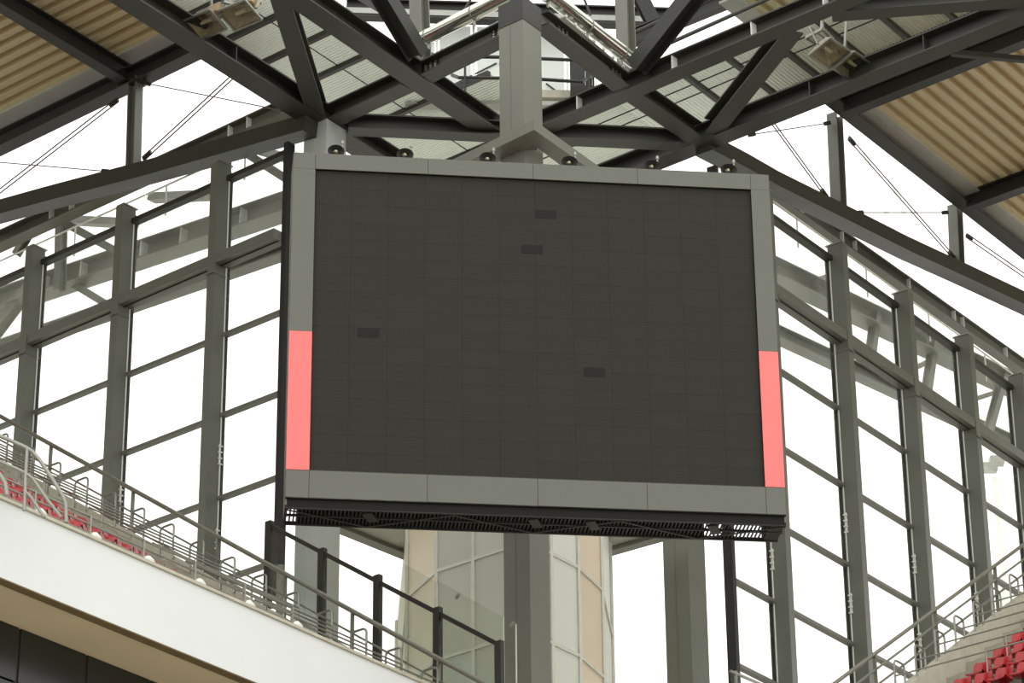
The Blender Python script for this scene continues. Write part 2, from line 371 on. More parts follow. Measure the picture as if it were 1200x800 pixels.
hbeam_post('roof_post', 'upright steel post in the open band at the left', VA(156, 200), VA(159, 92), NL, DA, .26, MULL)
hbeam_post('roof_post', 'upright steel post in the open band nearest the screen on the right', VB(983, 240), VB(978, 135), NR, DB, .3, MULL)
hbeam_post('roof_post', 'upright steel post in the open band at the far right', VB(1122, 312), VB(1119, 242), NR, DB, .3, MULL)
def rod(pts, label, double=0, r=.019, off=None):
    t = thing('tension_rod', label, 'rod', pts[0])
    off = off or V((0, 0, 0)); 
    for k in ((-1, 1) if double else (0,)):
        MB().tube([p+off*k for p in pts], r, 6).build('rod', WIRE, t)
    for p, q in ((pts[0], pts[-1]), (pts[-1], pts[0])):
        d = (q-p).normalized(); MB().bar(p, p+d*.28, .09, .1).build('fork_end', STEELD, t, 'dark fork end')
oz = V((.0, 0, .07))
rod([VA(-25, 243), VA(138, 117)], 'pair of thin diagonal rods left of the left roof post', 1, off=oz)
rod([VA(168, 186), VA(292, 72)], 'pair of thin diagonal rods right of the left roof post', 1, off=oz)
rod([VA(168, 97), VA(338, 131)], 'single thin rod falling right from the left roof post', r=.015)
rod([VA(-25, 188), VA(128, 201)], 'single thin rod reaching the left picture edge', r=.015)
rod([VB(893, 127), VB(969, 231)], 'pair of thin diagonal rods beside the screen in the right sky band', 1, off=oz)
rod([VB(995, 162), VB(1118, 302)], 'pair of thin diagonal rods between the two right roof posts', 1, off=oz)
rod([VB(878, 158), VB(972, 144)], 'single thin rod left of the first right roof post', r=.015)
rod([VB(1005, 249), VB(1110, 249)], 'single thin level rod between the right roof posts', r=.015)
rod([VB(1133, 276), VB(1240, 350)], 'pair of thin diagonal rods at the right picture edge', 1, off=oz)

# columns
def column(label, c, zb, zt, s=.8, m=None):
    m = m or COLUMN
    t = thing('steel_column', label, 'column', V((c.x, c.y, zb)))
    MB().obb(V((c.x, c.y, (zb+zt)/2)), DA, DB, Z, s/2, s/2, (zt-zb)/2).build('shaft', m, t)
    for k, (n, d) in enumerate(((NL, DA),)):
        MB().obb(V((c.x, c.y, (zb+zt)/2))+n*(s/2*math.sin(math.radians(85.7))+.004), d, n, Z, .006, .006, (zt-zb)/2).build('weld_seam', m, t)
    MB().obb(V((c.x, c.y, zb+.05)), DA, DB, Z, s/2+.12, s/2+.12, .05).build('base_plate', STEELD, t)
    return t
cm = HD(617.5, 690, 60.0)
column('large square grey column in the middle behind the screen', cm, FLOOR, 36.72, .70)
cl = VA(371, 680, .6); cr = HD(803, 690, 68.6)
column('pale grey column left of the panelled tower below the screen', cl, FLOOR, G, .74, PALEC)
column('grey column right of the panelled tower below the screen', cr, FLOOR, G-.3, .74)
t = thing('column_head', 'dark node block on top of the middle column', 'bracket', W(0, 0, 36.75))
MB().obb(cm+Z*(G+.03-cm.z), DA, DB, Z, .36, .36, .3).build('node_block', STEELD, t)
hbeam_post('', '', cm+Z*(G+.33-cm.z), cm+Z*(42.5-cm.z), DA, DB, .32, STEEL, t)

# chevron collar round the column above the screen
t = thing('chevron_bracket', 'grey V-shaped box bracket in front of the column above the screen', 'bracket', W(-1, -1, 33.4))
zc = VA(626, 150, -1.05).z
ap = HZ(626, 152, zc); e1 = HZ(520, 203, zc); e2 = HZ(712, 213, zc)
for k, e in enumerate((e1, e2)):
    d = (e-ap).normalized(); n = Z.cross(d).normalized(); n = n if n.y < 0 else -n
    w = .46; bi = 1 if k == 0 else -1
    MB().prism([ap+Z*0, e, e-n*w, ap+V((0, w*1.5, 0))], Z*.24).build('arm', COLUMN, t)
MB().bar(ap+V((0, .4, .12)), W(-.3, -.3, zc+.12), .2, .2).build('stub', COLUMN, t)

# ================================================================== LANTERN, DUCTS AND STEEL OVER THE CORNER
def duct(p, q, r, label, cl):
    t = thing('ventilation_duct', label, 'duct', p); d = (q-p).normalized(); L = (q-p).length
    MB().tube([p, q], r, 28).build('pipe', CHROME, t)
    for f in cl:
        c = p+d*(L*f); ring = MB().tube([c-d*.018, c+d*.018], r+.01, 28).build('clamp_ring', GALV, t, 'thin pale clamp ring')
        MB().bar(c-Z*(r+.01), c-Z*(r+.16), .05, .04).build('support_bracket', GALV, ring)
    return t
zd = 38.3
duct(HZ(484, 52, zd), HZ(640, -28, zd), .185, 'polished round duct rising left of the column head', (.12, .47, .86))
duct(HZ(742, 72, zd), HZ(622, -22, zd), .185, 'polished round duct rising right of the column head', (.12, .46, .84))
duct(HZ(515, 62, zd-.1), HZ(600, 20, zd-.1), .06, 'thin silver pipe below the left duct', (.05, .6))
# cable tray along right beam
t = thing('cable_tray', 'small pale cable tray below the right duct', 'tray', HZ(660, 28, zd-.35))
MB().bar(HZ(655, 22, zd-.35), HZ(722, 80, zd-.35), .3, .03).build('tray_bed', GALV, t)
for k in range(7):
    f = k/6; p = HZ(655+67*f, 22+58*f, zd-.3); MB().bar(p-NR*.22, p+NR*.22, .05, .06).build('cross_clip', WCLIP, t, 'pale cross clip')
# posts on the beam nodes
hbeam_post('lantern_post', 'pale upright post behind the left duct foot', HD(494, 76, 63.3), HD(490, -30, 63.3), DA, DB, .34, COLUMN)
hbeam_post('lantern_post', 'pale upright post behind the right duct foot', HD(735, 90, 64.5), HD(731, -30, 64.5), DA, DB, .34, COLUMN)
def brace(p, q, label, w=.4, h=.4, m=None, up=None):
    return ibeam('diagonal_brace', label, p, q, w, h, .035, .035, m or STEELD, up=up or NL, cat='brace')
brace(VB(482, 68, 3.3), VB(434, -12, 3.3), 'steep dark brace at the top, left of the pale left post', .42, .4, up=NR)
brace(VA(752, 84, 3.9), VA(838, -25, 3.9), 'steep dark brace rising right from the right duct foot', .42, .4, up=NL)
brace(HD(744, -10, 67), HD(776, 52, 67), 'dark brace behind the right post, leaning left', .34, .34, up=V((0, -1, 0)))
brace(HD(452, -10, 66), HD(474, 36, 66), 'small dark brace behind the left post', .2, .2, up=V((0, -1, 0)))
ibeam('lantern_girder', 'level girder with a pale web across the top behind the posts', HD(405, 21, 68), HD(800, 33, 68), .3, .52, m=STEELD)
MB().bar(HD(405, 12, 67.96), HD(800, 24, 67.96), .05, .16).build('girder_rail', FLASH); tag(bpy.data.objects['girder_rail'], 'pale flat rail along the level girder at the top', 'rail')
def strut(p, q, r, label, m=None):
    o = MB().tube([p, q], r, 10).build('pipe_strut', m or STEEL); return tag(o, label, 'pipe')
strut(HD(741, 40, 65.5), HD(860, -16, 65.5), .06, 'slim steel pipe running up right behind the right brace')
strut(HD(786, 50, 64.5), HD(915, -8, 64.5), .05, 'slim steel pipe just above the right long beam')
strut(HD(455, 0, 65.0), HD(484, 32, 65.0), .05, 'slim steel pipe left of the left pale post')
strut(HD(556, -8, 66), HD(538, 22, 66), .03, 'thin pipe above the left duct')
strut(HD(682, -8, 66), HD(692, 18, 66), .03, 'thin pipe above the right duct')
ibeam('roof_beam', 'dark sloping beam behind the right brace near the top', HD(745, 52, 66.5), HD(868, 2, 66.5), .3, .4, m=STEELD)
ibeam('roof_beam', 'dark sloping beam at the top left behind the left brace', HD(375, -30, 65), HD(445, 12, 65), .3, .4, m=STEELD)
t = thing('equipment_box', 'dark louvred equipment box right of the lantern window', 'box', HD(682, 100, 67))
MB().obb(HD(682, 88, 67.4), V((1, 0, 0)), V((0, 1, 0)), Z, .3, .3, .5).build('housing', STEELD, t)
for k in range(4): MB().obb(HD(686+4*k, 92, 67.05), V((1, 0, 0)), V((0, 1, 0)), Z, .012, .02, .2).build('louvre', FLASH, t, 'pale louvre blade')
t = thing('guard_railing', 'dark tube guard rails crossing behind the column in the roof opening', 'railing', HD(610, 92, 66))
for (x0, x1, y) in ((505, 705, 66), (530, 700, 91)):
    MB().tube([HD(x0, y-3, 67.4), HD(x0+8, y, 66.4), HD(x0+90, y+1, 66.3), HD(x1-18, y+5, 66.3), HD(x1, y-6, 67.4)], .045, 8).build('rail', STEELD, t)
for x in (545, 690): MB().tube([HD(x, 60, 66.35), HD(x, 118, 66.35)], .03, 8).build('rail_post', STEELD, t)
t = thing('lantern_window', 'white glazed lantern wall seen behind the column head', 'window', HD(610, 112, 68.5))
MB().bar(HD(475, 112, 68.3), HD(700, 115, 68.3), .4, .22).build('sill', KERB, t, 'pale concrete sill')
MB().bar(HD(475, 122, 68.0), HD(700, 125, 68.0), .3, .12).build('sill_board', FLASH, t)
xsl = [470, 512, 555, 610, 665]
for i in range(4):
    MB().obb((HD(xsl[i], 70, 68.6)+HD(xsl[i+1], 70, 68.6))/2, V((1, 0, 0)), V((0, 1, 0)), Z, (xsl[i+1]-xsl[i])/50/2*.93, .02, .98).build('pane', LANT, t)
for x in xsl[1:]: MB().bar(HD(x, 108, 68.5), HD(x, 22, 68.5), .07, .07).build('window_bar', PALE, t)
for (p, q) in (((530, 100), (582, 74)), ((585, 76), (600, 68)), ((640, 98), (662, 114))): MB().bar(HD(*p, 68.55), HD(*q, 68.55), .02, .04).build('brace_bar', STEELD, t)

# floodlights under the corner deck
def floodlight(c, label, yaw, tilt, s=.4):
    t = thing('floodlight', label, 'floodlight', c, 'square floodlights under the corner roof')
    R = Matrix.Rotation(yaw, 3, 'Z') @ Matrix.Rotation(tilt, 3, 'X'); X, Y, U = R @ V((1, 0, 0)), R @ V((0, 1, 0)), R @ V((0, 0, 1))
    lo = [c+X*(s*i)+Y*(s*.8*j) for i, j in ((-1, -1), (1, -1), (1, 1), (-1, 1))]; hi = [c+U*.3+X*(s*.45*i)+Y*(s*.4*j) for i, j in ((-1, -1), (1, -1), (1, 1), (-1, 1))]
    MB().add(lo+hi, [(4, 5, 6, 7), (0, 1, 5, 4), (1, 2, 6, 5), (2, 3, 7, 6), (3, 0, 4, 7)]).build('reflector', LAMPB, t); rf = bpy.data.objects[[o.name for o in t.children][-1]]
    k = MB()
    for i in range(4): k.bar(lo[i], lo[(i+1) % 4], .05, .05, U)
    k.build('rim', GALV, rf)
    g = MB().obb(c+U*.02, X, Y, U, s*.93, s*.74, .008).build('front_glass', BALGL, rf)
    MB().tube([c+U*.13-X*.15, c+U*.13+X*.15], .05, 10).build('lamp', BULB, rf, 'yellowish lamp tube')
    MB().obb(c+U*.34+X*.22, X, Y, U, .16, .13, .14).build('ballast_box', LAMPB, t)
    k = MB(); k.bar(c+X*(s+.03)+U*.05, c+X*(s+.03)+U*.62, .05, .03); k.bar(c-X*(s+.03)+U*.05, c-X*(s+.03)+U*.62, .05, .03); k.bar(c-X*(s+.05)+U*.62, c+X*(s+.05)+U*.62, .05, .05)
    k.build('bracket', GALV, t)
    k = MB(); k.bar(c+U*.6, V((c.x, c.y, ZD-.1)), .05, .05); k.build('hanger', GALV, t)
zf = 37.35
floodlight(HZ(240, 29, zf), 'lower of the two tan square floodlights at the top left', -AZB, -.35)
floodlight(HZ(281, 18, zf+.1), 'upper floodlight of the top-left pair, yellow inside', -AZB, -.35)
floodlight(HZ(972, 62, zf+.1), 'upper floodlight of the top-right pair, under the pale deck', -AZA, -.35)
floodlight(HZ(1000, 78, zf), 'lower of the two square floodlights at the top right', -AZA, -.35)
for (pts, lab) in (([(262, 2), (292, 10), (306, 2), (280, -8)], 'grey tube frame beside the top-left floodlights'), ([(945, 44), (964, 34), (976, 46), (966, 56), (945, 44)], 'grey tube frame beside the top-right floodlights')):
    o = MB()
    P = [HZ(*p, zf+.5) for p in pts]
    for i in range(len(P)-1): o.bar(P[i], P[i+1], .07, .07)
    o.bar(P[1], V((P[1].x, P[1].y, ZD-.15)), .06, .06)
    tag(o.build('lamp_frame', GALV), lab, 'frame')

# ================================================================== STEEL OUTSIDE, BEHIND THE GLASS
def outside(a0, a1, right):
    PL = (lambda x, y, o: VB(x, y, o)) if right else (lambda x, y, o: VA(x, y, o))
    side = 'right' if right else 'left'
    if right:
        ibeam('gutter_beam', 'dark ribbed beam outside above the right facade glass', PL(880, 214, 1.2), PL(1240, 467, 1.2), .3, .42, m=OUTST, stiff=(.12, .14, .26, .30, .47, .62, .65, .8), mt=WCLIP)
        ibeam('outer_girder', 'heavy grey girder outside, seen through the right upper panes', PL(860, 306, 3.2), PL(1260, 495, 3.2), .6, .55, m=OUTST, stiff=(.2, .5, .8))
        ibeam('outer_girder', 'second grey girder outside, seen lower through the right upper panes', PL(880, 385, 5.0), PL(1260, 560, 5.0), .4, .4, m=OUTST)
        for i, (x0, y0, x1, y1, s) in enumerate(((1022, 368, 1014, 430, 'nearest the screen'), (1090, 400, 1080, 470, 'in the middle'), (1172, 440, 1150, 520, 'furthest right'))):
            brace(PL(x0, y0, 3.3), PL(x1, y1, 3.3), 'grey brace outside behind the right upper panes, '+s, .22, .25, OUTST, NR)
        for i, (x0, y0, x1, y1, s) in enumerate(((905, 350, 965, 325, 'nearest the screen'), (1070, 432, 1112, 412, 'in the middle'), (1135, 470, 1180, 455, 'furthest right'))):
            MB().bar(PL(x0, y0, 4.2), PL(x1, y1, 4.2), .16, .14).build('outer_strut', OUTST); tag(bpy.data.objects[[o.name for o in COL.objects if o.name.startswith('outer_strut')][-1]], 'pale strut outside behind the right upper panes, '+s, 'strut')
    else:
        ibeam('gutter_beam', 'pale ribbed beam outside above the left facade glass', PL(-40, 309, 1.2), PL(370, 121, 1.2), .4, .42, m=OUTST, stiff=(.27, .33, .78, .83, .6), mt=WCLIP)
        ibeam('outer_girder', 'heavy grey girder outside, seen through the left upper panes', PL(-40, 377, 3.2), PL(380, 238, 3.2), .6, .55, m=OUTST, stiff=(.25, .36, .53, .64, .8), mt=WCLIP)
        ibeam('outer_girder', 'second grey girder outside, seen lower through the left upper panes', PL(-40, 430, 5.0), PL(380, 285, 5.0), .4, .4, m=OUTST)
        brace(PL(-18, 415, 3.3), PL(42, 335, 3.3), 'grey K-brace outside behind the left upper panes at the picture edge', .3, .3, OUTST, NL)
        brace(PL(82, 330, 3.4), PL(135, 362, 3.4), 'grey brace outside behind the left upper panes, falling right', .18, .2, OUTST, NL)
        brace(PL(78, 262, 2.0), PL(136, 294, 2.0), 'grey brace outside above the left facade head, falling right', .2, .2, OUTST, NL)
        brace(PL(282, 175, 2.6), PL(340, 212, 2.6), 'grey brace outside behind the pane nearest the screen', .2, .2, OUTST, NL)
        brace(PL(22, 300, 2.4), PL(52, 252, 2.4), 'grey leaning brace outside at the far left', .2, .2, OUTST, NL)
        hbeam_post('outer_post', 'pale upright post outside above the leftmost facade bay', PL(70, 340, 2.2), PL(72, 262, 2.2), DA, NL, .22, OUTST)
        hbeam_post('outer_post', 'pale upright post outside behind the mullion nearest the screen', PL(262, 260, 2.2), PL(264, 180, 2.2), DA, NL, .22, OUTST)
        for i, (x0, y0, x1, y1, s) in enumerate(((80, 258, 158, 262, 'over the second bay'), (178, 232, 262, 228, 'over the third bay'), (290, 172, 345, 188, 'beside the screen'))):
            o = MB().bar(PL(x0, y0, 2.2), PL(x1, y1, 2.2), .3, .2).build('outer_strut', FLASH); tag(o, 'pale strut outside above the left facade, '+s, 'strut')
outside(0, 0, False); outside(0, 0, True)
for i, (x0, y0, x1, y1, s) in enumerate(((1014, 180, 1076, 352, 'nearer the screen'), (1036, 190, 1112, 380, 'in the middle'), (1180, 300, 1205, 390, 'at the picture edge'))):
    o = MB().tube([HD(x0, y0, 120), HD(x1, y1, 118)], .11, 10).build('pale_stay', PALE); tag(o, 'faint pale stay outside in the right sky band, '+s, 'cable')
t = thing('light_mast', 'pale street lamp outside, seen through the far right panes', 'lamp', HD(1171, 740, 120))
lm0 = HD(1168, 620, 120); MB().tube([V((lm0.x, lm0.y, FLOOR)), HD(1166, 560, 120)], .13, 10).build('mast', PALE, t)
for k, (x, y) in enumerate(((1160, 548), (1168, 540))): MB().obb(HD(x, y, 119.8), V((1, 0, 0)), V((0, 1, 0)), Z, .3, .25, .16).build('lamp_head', GALV, t, 'grey lamp head')

# ================================================================== PANELLED TOWER BELOW THE SCREEN
zs = 27.4; ZTW = 27.5
tw = thing('panelled_tower', 'white panelled stair tower with rounded sides behind the middle column', 'tower', W(1.5, 1.5, FLOOR))
pc = HD(619, 700, 61.6)
def on(px, base, az):   # where the upright plane through base with heading az meets the column of pixels px
    n = V((math.cos(az), -math.sin(az), 0)); p = HP(px, 710, base, n); return V((p.x, p.y, 0))
pc = V((pc.x, pc.y, 0))
Lp = [pc, on(555.5, pc, AZA), on(512, pc, AZA)]; Lp.append(on(477.5, Lp[-1], AZA+math.radians(26))); Lp.append(on(465.5, Lp[-1], AZA+math.radians(46)))
Rp = [pc, on(646, pc, AZB), on(678, pc, AZB), on(705.5, pc, AZB)]; Rp[3] = on(705.5, Rp[2], AZB-math.radians(14)); Rp.append(on(716, Rp[3], AZB-math.radians(30)))
zrow = [VA(555, 654, .5).z]
zrow = [ZTW, HP(555.5, 655, pc, V((math.cos(AZA), -math.sin(AZA), 0))).z, HP(555.5, 760, pc, V((math.cos(AZA), -math.sin(AZA), 0))).z]
dzr = zrow[1]-zrow[2]
while zrow[-1] > FLOOR+dzr: zrow.append(zrow[-1]-dzr)
zrow.append(FLOOR)
for side, P in (('l', Lp), ('r', Rp)):
    for i in range(len(P)-1):
        p, q = P[i], P[i+1]; d = (q-p).normalized(); L = (q-p).length; n = Z.cross(d); n = n if n.y < 0 else -n
        for k in range(len(zrow)-1):
            cream = (side == 'l' and i >= 2) or (side == 'r' and i == 2)
            MB().obb((p+q)/2+Z*((zrow[k]+zrow[k+1])/2)-n*.03, d, n, Z, L/2-.04, .02, (zrow[k]-zrow[k+1])/2-.03).build('cladding_panel', (TOWERC if side == 'l' else TOWERCLIT) if cream else (TOWERWLIT if side == 'r' else TOWERP), tw)
            MB().obb((p+q)/2+Z*zrow[k+1], d, n, Z, L/2, .035, .035).build('joint_rail', TOWERF, tw)
    for p in P[1:]: MB().bar(p+Z*FLOOR, p+Z*ZTW, .085, .085, NL).build('corner_rail', TOWERF, tw)
back = [Lp[-1], Lp[-1]+V((.6, 3.2, 0)), Rp[-1]+V((-.6, 3.2, 0)), Rp[-1]]
for i in range(3):
    p, q = back[i], back[i+1]; MB().bar(p+Z*(ZTW+FLOOR)/2, q+Z*(ZTW+FLOOR)/2, .03, ZTW-FLOOR).build('rear_glazing', PANE, tw)
for lab, pts, e0, e1_ in (('left', ((360, 597), (486, 657), (486, 600), (420, 580)), (370, 608), (486, 655)), ('right', ((695, 654), (800, 621), (780, 590), (695, 600)), (695, 652), (790, 625))):
    t = thing('canopy_slab', 'thin pale canopy slab at the '+lab+' flank of the panelled tower, just under the screen', 'canopy', HZ(*e1_, zs))
    MB().prism([HZ(*p, zs) for p in pts], Z*.12).build('slab', FLASH, t)
    MB().bar(HZ(*e0, zs-.06), HZ(*e1_, zs-.06), .3, .1).build('edge_beam', COLUMN, t)

# ================================================================== VIDEO SCREEN
pTL = HD(345, 178, 52.0); pTR = HD(902, 205, 53.1); pBL = HD(333, 597, 52.0); pBR = HD(920.5, 609, 53.1)
SX = V((pTR.x-pTL.x+pBR.x-pBL.x, pTR.y-pTL.y+pBR.y-pBL.y, 0)); SWD = SX.length/2; SX.normalize(); SN = V((SX.y, -SX.x, 0))  # towards the viewer
zt = (pTL.z+pTR.z)/2; zb = (pBL.z+pBR.z)/2; SO = V(((pTL.x+pBL.x)/2, (pTL.y+pBL.y)/2, 0)); SH = zt-zb
def S(u, v, o=0): return SO+SX*u+Z*(zb+v)+SN*o
def UV(px, py):
    p = HP(px, py, S(0, 0), SN); return (p-SO).dot(SX), p.z-zb
scr = thing('video_screen', 'huge grey framed stadium video screen with black display and coral side panels', 'screen', S(SWD/2, 0, -.4))
DEP = .85
dl = (UV(371, 197)[0]+UV(361, 548)[0])/2; dr = (UV(880, 222)[0]+UV(897, 570)[0])/2
dt = (UV(371, 197)[1]+UV(880, 222)[1])/2; db = (UV(361, 548)[1]+UV(897, 570)[1])/2
lip = .17
def plate(u0, u1, v0, v1, name, m, o=0, th=.03, lab=None, par=None):
    return MB().obb(S((u0+u1)/2, (v0+v1)/2, o-th/2), SX, SN, Z, (u1-u0)/2, th/2, (v1-v0)/2).build(name, m, par or scr, lab)
g = .004
seams = [0, dl, SWD*.28, SWD*.5, SWD*.72, dr, SWD]
for i in range(6):
    plate(seams[i]+g, seams[i+1]-g, dt, SH, 'top_bezel', FRAME)
    plate(seams[i]+g, seams[i+1]-g, lip, db-.03, 'bottom_bezel', FRAME)
vl = UV(337, 387)[1]; vr = UV(912, 412)[1]
plate(0, dl, vl, dt-g, 'side_bezel', FRAME); plate(dr, SWD, vr, dt-g, 'side_bezel', FRAME)
plate(0, dl, db-.02, vl-g, 'side_panel', REDP, .004, .03, 'coral red panel'); plate(dr, SWD, db-.02, vr-g, 'side_panel', REDP, .004, .03, 'coral red panel')
plate(dl, dr, db-.03, db, 'display_sill', BLACK, -.02)
nu, nv = 12, 17; mw, mh = (dr-dl)/nu, (dt-db)/nv
def ledmesh(w, h):
    me = bpy.data.meshes.new('led_module'); b = .006
    vs = [(-w/2, 0, -h/2), (w/2, 0, -h/2), (w/2, 0, h/2), (-w/2, 0, h/2)]; vs += [(x, .02, z) for x, _, z in vs]
    vs = [V(x) for x in vs]
    me.from_pydata(vs, [], [(0, 1, 2, 3), (4, 7, 6, 5), (0, 4, 5, 1), (1, 5, 6, 2), (2, 6, 7, 3), (3, 7, 4, 0)])
    uv = me.uv_layers.new(name='UVMap')
    for l in me.loops: p = me.vertices[l.vertex_index].co; uv.data[l.index].uv = (p.x+w/2, p.z+h/2)
    me.materials.append(LED); return me
lm = ledmesh(mw-.002, mh-.002); dim = {(7, 5), (1, 7), (6, 14), (5, 12)}
lmd = lm.copy(); lmd.materials[0] = LEDD
yaw = math.atan2(SX.y, SX.x)
for i in range(nu):
    for j in range(nv):
        o = bpy.data.objects.new('led_module', lm); COL.objects.link(o); o.parent = scr
        o.location = S(dl+mw*(i+.5), db+mh*(j+.5), -.07+random.uniform(-.0008, .0008))-WL[scr.name]; o.rotation_euler = (random.uniform(-.0015, .0015), 0, yaw)
for (u, v) in (UV(697, 434), UV(640, 249), UV(432, 388), UV(624, 290)):
    plate(u-.2, u+.2, v-.09, v+.09, 'dim_module', LEDD, -.064, .004, 'slightly darker display block')
plate(dl-.02, dr+.02, db-.03, dt+.02, 'display_backing', LED, -.1, .03)
# box behind
for u, nm in ((.015, 'side_wall'), (SWD-.015, 'side_wall')): MB().obb(S(u, SH/2+.02, -DEP/2-.02), SX, SN, Z, .015, DEP/2-.02, SH/2-.02).build(nm, FRAME, scr)
MB().obb(S(SWD/2, SH-.015, -DEP/2-.02), SX, SN, Z, SWD/2, DEP/2-.02, .015).build('top_cover', FRAME, scr)
plate(0, SWD, .0, lip, 'front_lip', LIP, -.05, .03, 'dark lower lip')
plate(0, SWD, lip-.01, lip+.012, 'lip_ledge', LIP, 0, .06)
def bu(px, py):
    p = HP(px, py, S(0, 0, -DEP), SN); return (p-SO).dot(SX), p.z-zb
h1, h2 = bu(825, 612), bu(848, 612); h5, h6 = bu(856, 612), bu(892, 612); h3, h4 = bu(335, 601), bu(348, 601)
hz0, hz1 = .06, .55
for (a, b) in ((0, h3[0]), (h4[0], h1[0]), (h2[0], h5[0]), (h6[0], SWD)): plate(a, b, 0, SH, 'rear_panel', BLACK, -DEP, .03)
for (a, b) in ((h3[0], h4[0]), (h1[0], h2[0]), (h5[0], h6[0])): plate(a, b, hz1, SH, 'rear_panel', BLACK, -DEP, .03); plate(a, b, 0, hz0, 'rear_panel', BLACK, -DEP, .03)
k = MB(); n = 130
for i in range(n):
    u = SWD*(i+.5)/n; k.obb(S(u, .01, -DEP/2-.05), SX, SN, Z, .016, DEP/2-.08, .008)
k.build('grille_slats', BLACK, scr, 'dark grille of fine slats', 'stuff')
for o_ in (-.08, -DEP/2, -DEP): MB().obb(S(SWD/2, .0, o_), SX, SN, Z, SWD/2, .025, .02).build('tray_bar', BLACK, scr)
for i in range(6):
    u, w = SWD*(i+.0)/6, SWD*(i+1)/6
    o1, o2 = (-.12, -DEP+.03) if i % 2 == 0 else (-DEP+.03, -.12)
    MB().bar(S(u, -.02, o1), S(w, -.02, o2), .03, .02).build('tray_brace', STEEL, scr)
for f in (.17, .5, .615, .86): MB().obb(S(SWD*f, -.01, -.36), (SX+SN*.4).normalized(), (SN-SX*.4).normalized(), Z, .09, .2, .025).build('tray_hinge', STEELD, scr)
MB().obb(S(SWD*.983, .0, -DEP/2), SX, SN, Z, .13, DEP/2-.06, .012).build('end_plate', BLACK, scr)
for f in (.3, .7):
    p = S(SWD*f, SH*.75, -DEP-.03); q = W(0, 0, p.z); q = q+(p-q).normalized()*.5
    MB().bar(p, q, .3, .35).build('support_arm', STEEL, scr)
# spot lamps along the top edge
for i, x in enumerate((394, 475, 572, 668, 765, 855)):
    u = UV(x, 178+27*(x-345)/557)[0]; c = S(u, SH+.12, -.1)
    side = ['leftmost', 'second from the left', 'third from the left', 'third from the right', 'second from the right', 'rightmost'][i]
    t = thing('spot_lamp', 'small black dish lamp on top of the video screen, '+side, 'lamp', S(u, SH, -.08), 'dish lamps along the screen top')
    ax = (SN-Z*.35).normalized(); e1_ = SX; e2_ = ax.cross(SX)
    mb = MB(); mb.smooth = True; rings = []
    for r, h in ((.055, -.1), (.11, -.06), (.16, .02), (.165, .03), (.14, .015), (.06, -.05)):
        rings.append([c+e1_*(r*math.cos(2*math.pi*j/16))+e2_*(r*.75*math.sin(2*math.pi*j/16))+ax*h for j in range(16)])
    n0 = [p for r in rings for p in r]
    mb.add(n0, [(a*16+j, a*16+(j+1) % 16, (a+1)*16+(j+1) % 16, (a+1)*16+j) for a in range(5) for j in range(16)]); dish = mb.build('dish', BLACK, t)
    MB().tube([c-ax*.06, c-ax*.01, c+ax*.03], [.03, .035, .015], 10).build('bulb', BULB, dish, 'yellowish bulb')
    MB().bar(S(u, SH, -.2), S(u, SH+.2, -.22), .14, .03).build('foot_bracket', FRAME, t)
    MB().tube([S(u+.13, SH+.1, -.2), S(u+.13, SH+.42, -.2)], .014, 6).build('pin', GALV, t, 'thin metal pin')
    MB().tube([S(u+.13, SH+.34, -.2), S(u+.13, SH+.4, -.2)], .03, 6).build('pin_head', GALV, t)

# ================================================================== STANDS
Q = HD(565, 803, 56.0); ROW = .94
def stand(side):
    left = side == 'left'
    if left: E, R_, run, z0, sl = V((Q.x, Q.y, 0)), DA, -DB, 18.9, .67     # E edge origin, R_ up the rake, run along the rows away from the edge
    else:    E, R_, run, z0, sl = W(-5.52, 0, 0), DB, -DA, 17.75, .65
    return E, R_, run, z0, sl
def build_stand(side, k0, k1, runlen, tst, kv=0):
    E, R_, run, z0, sl = stand(side)
    root = thing('grandstand', side+' upper stand: concrete steps with an edge kerb'+(', white fascia and beige soffit' if side == 'left' else ' behind steel railings'), 'stand', E+R_*(tst+ROW*k0)+Z*(z0-1))
    n = R_.cross(Z)
    for k in range(k0, k1):
        t0 = tst+ROW*k; z = z0+sl*(t0+ROW*.5)-(.42 if side == 'left' else .74)
        c = E+R_*(t0+ROW/2)+run*(runlen/2+.1)+Z*(z-.35)
        MB().obb(c, R_, run, Z, ROW/2, runlen/2, .35).build('step', CONC, root)
        # half step in the stair aisle beside the kerb
        c = E+R_*(t0+ROW*.75)+run*.72+Z*(z+sl*ROW*(.25 if side == 'left' else .1))
        MB().obb(c, R_, run, Z, ROW*.25, .6, sl*ROW*.25).build('stair_tread', CONC, root)
    p = E+R_*(tst+ROW*k0)+Z*(z0+sl*(tst+ROW*k0)-.3); q = E+R_*(tst+ROW*k1)+Z*(z0+sl*(tst+ROW*k1)-.3)
    if side == 'right': p, q = p+run*.08-Z*.02, q+run*.08-Z*.02
    MB().bar(p, q, .16 if side == 'left' else .26, .6).build('edge_kerb', KERB, root)
    return root
lst = build_stand('left', 0, 30, 40, 0.0)
TR = ab(VB(1074, 790, -5.52))[1]-ROW*2
rst = build_stand('right', -8, 24, 18, TR)
E, R_, run, z0, sl = stand('left')
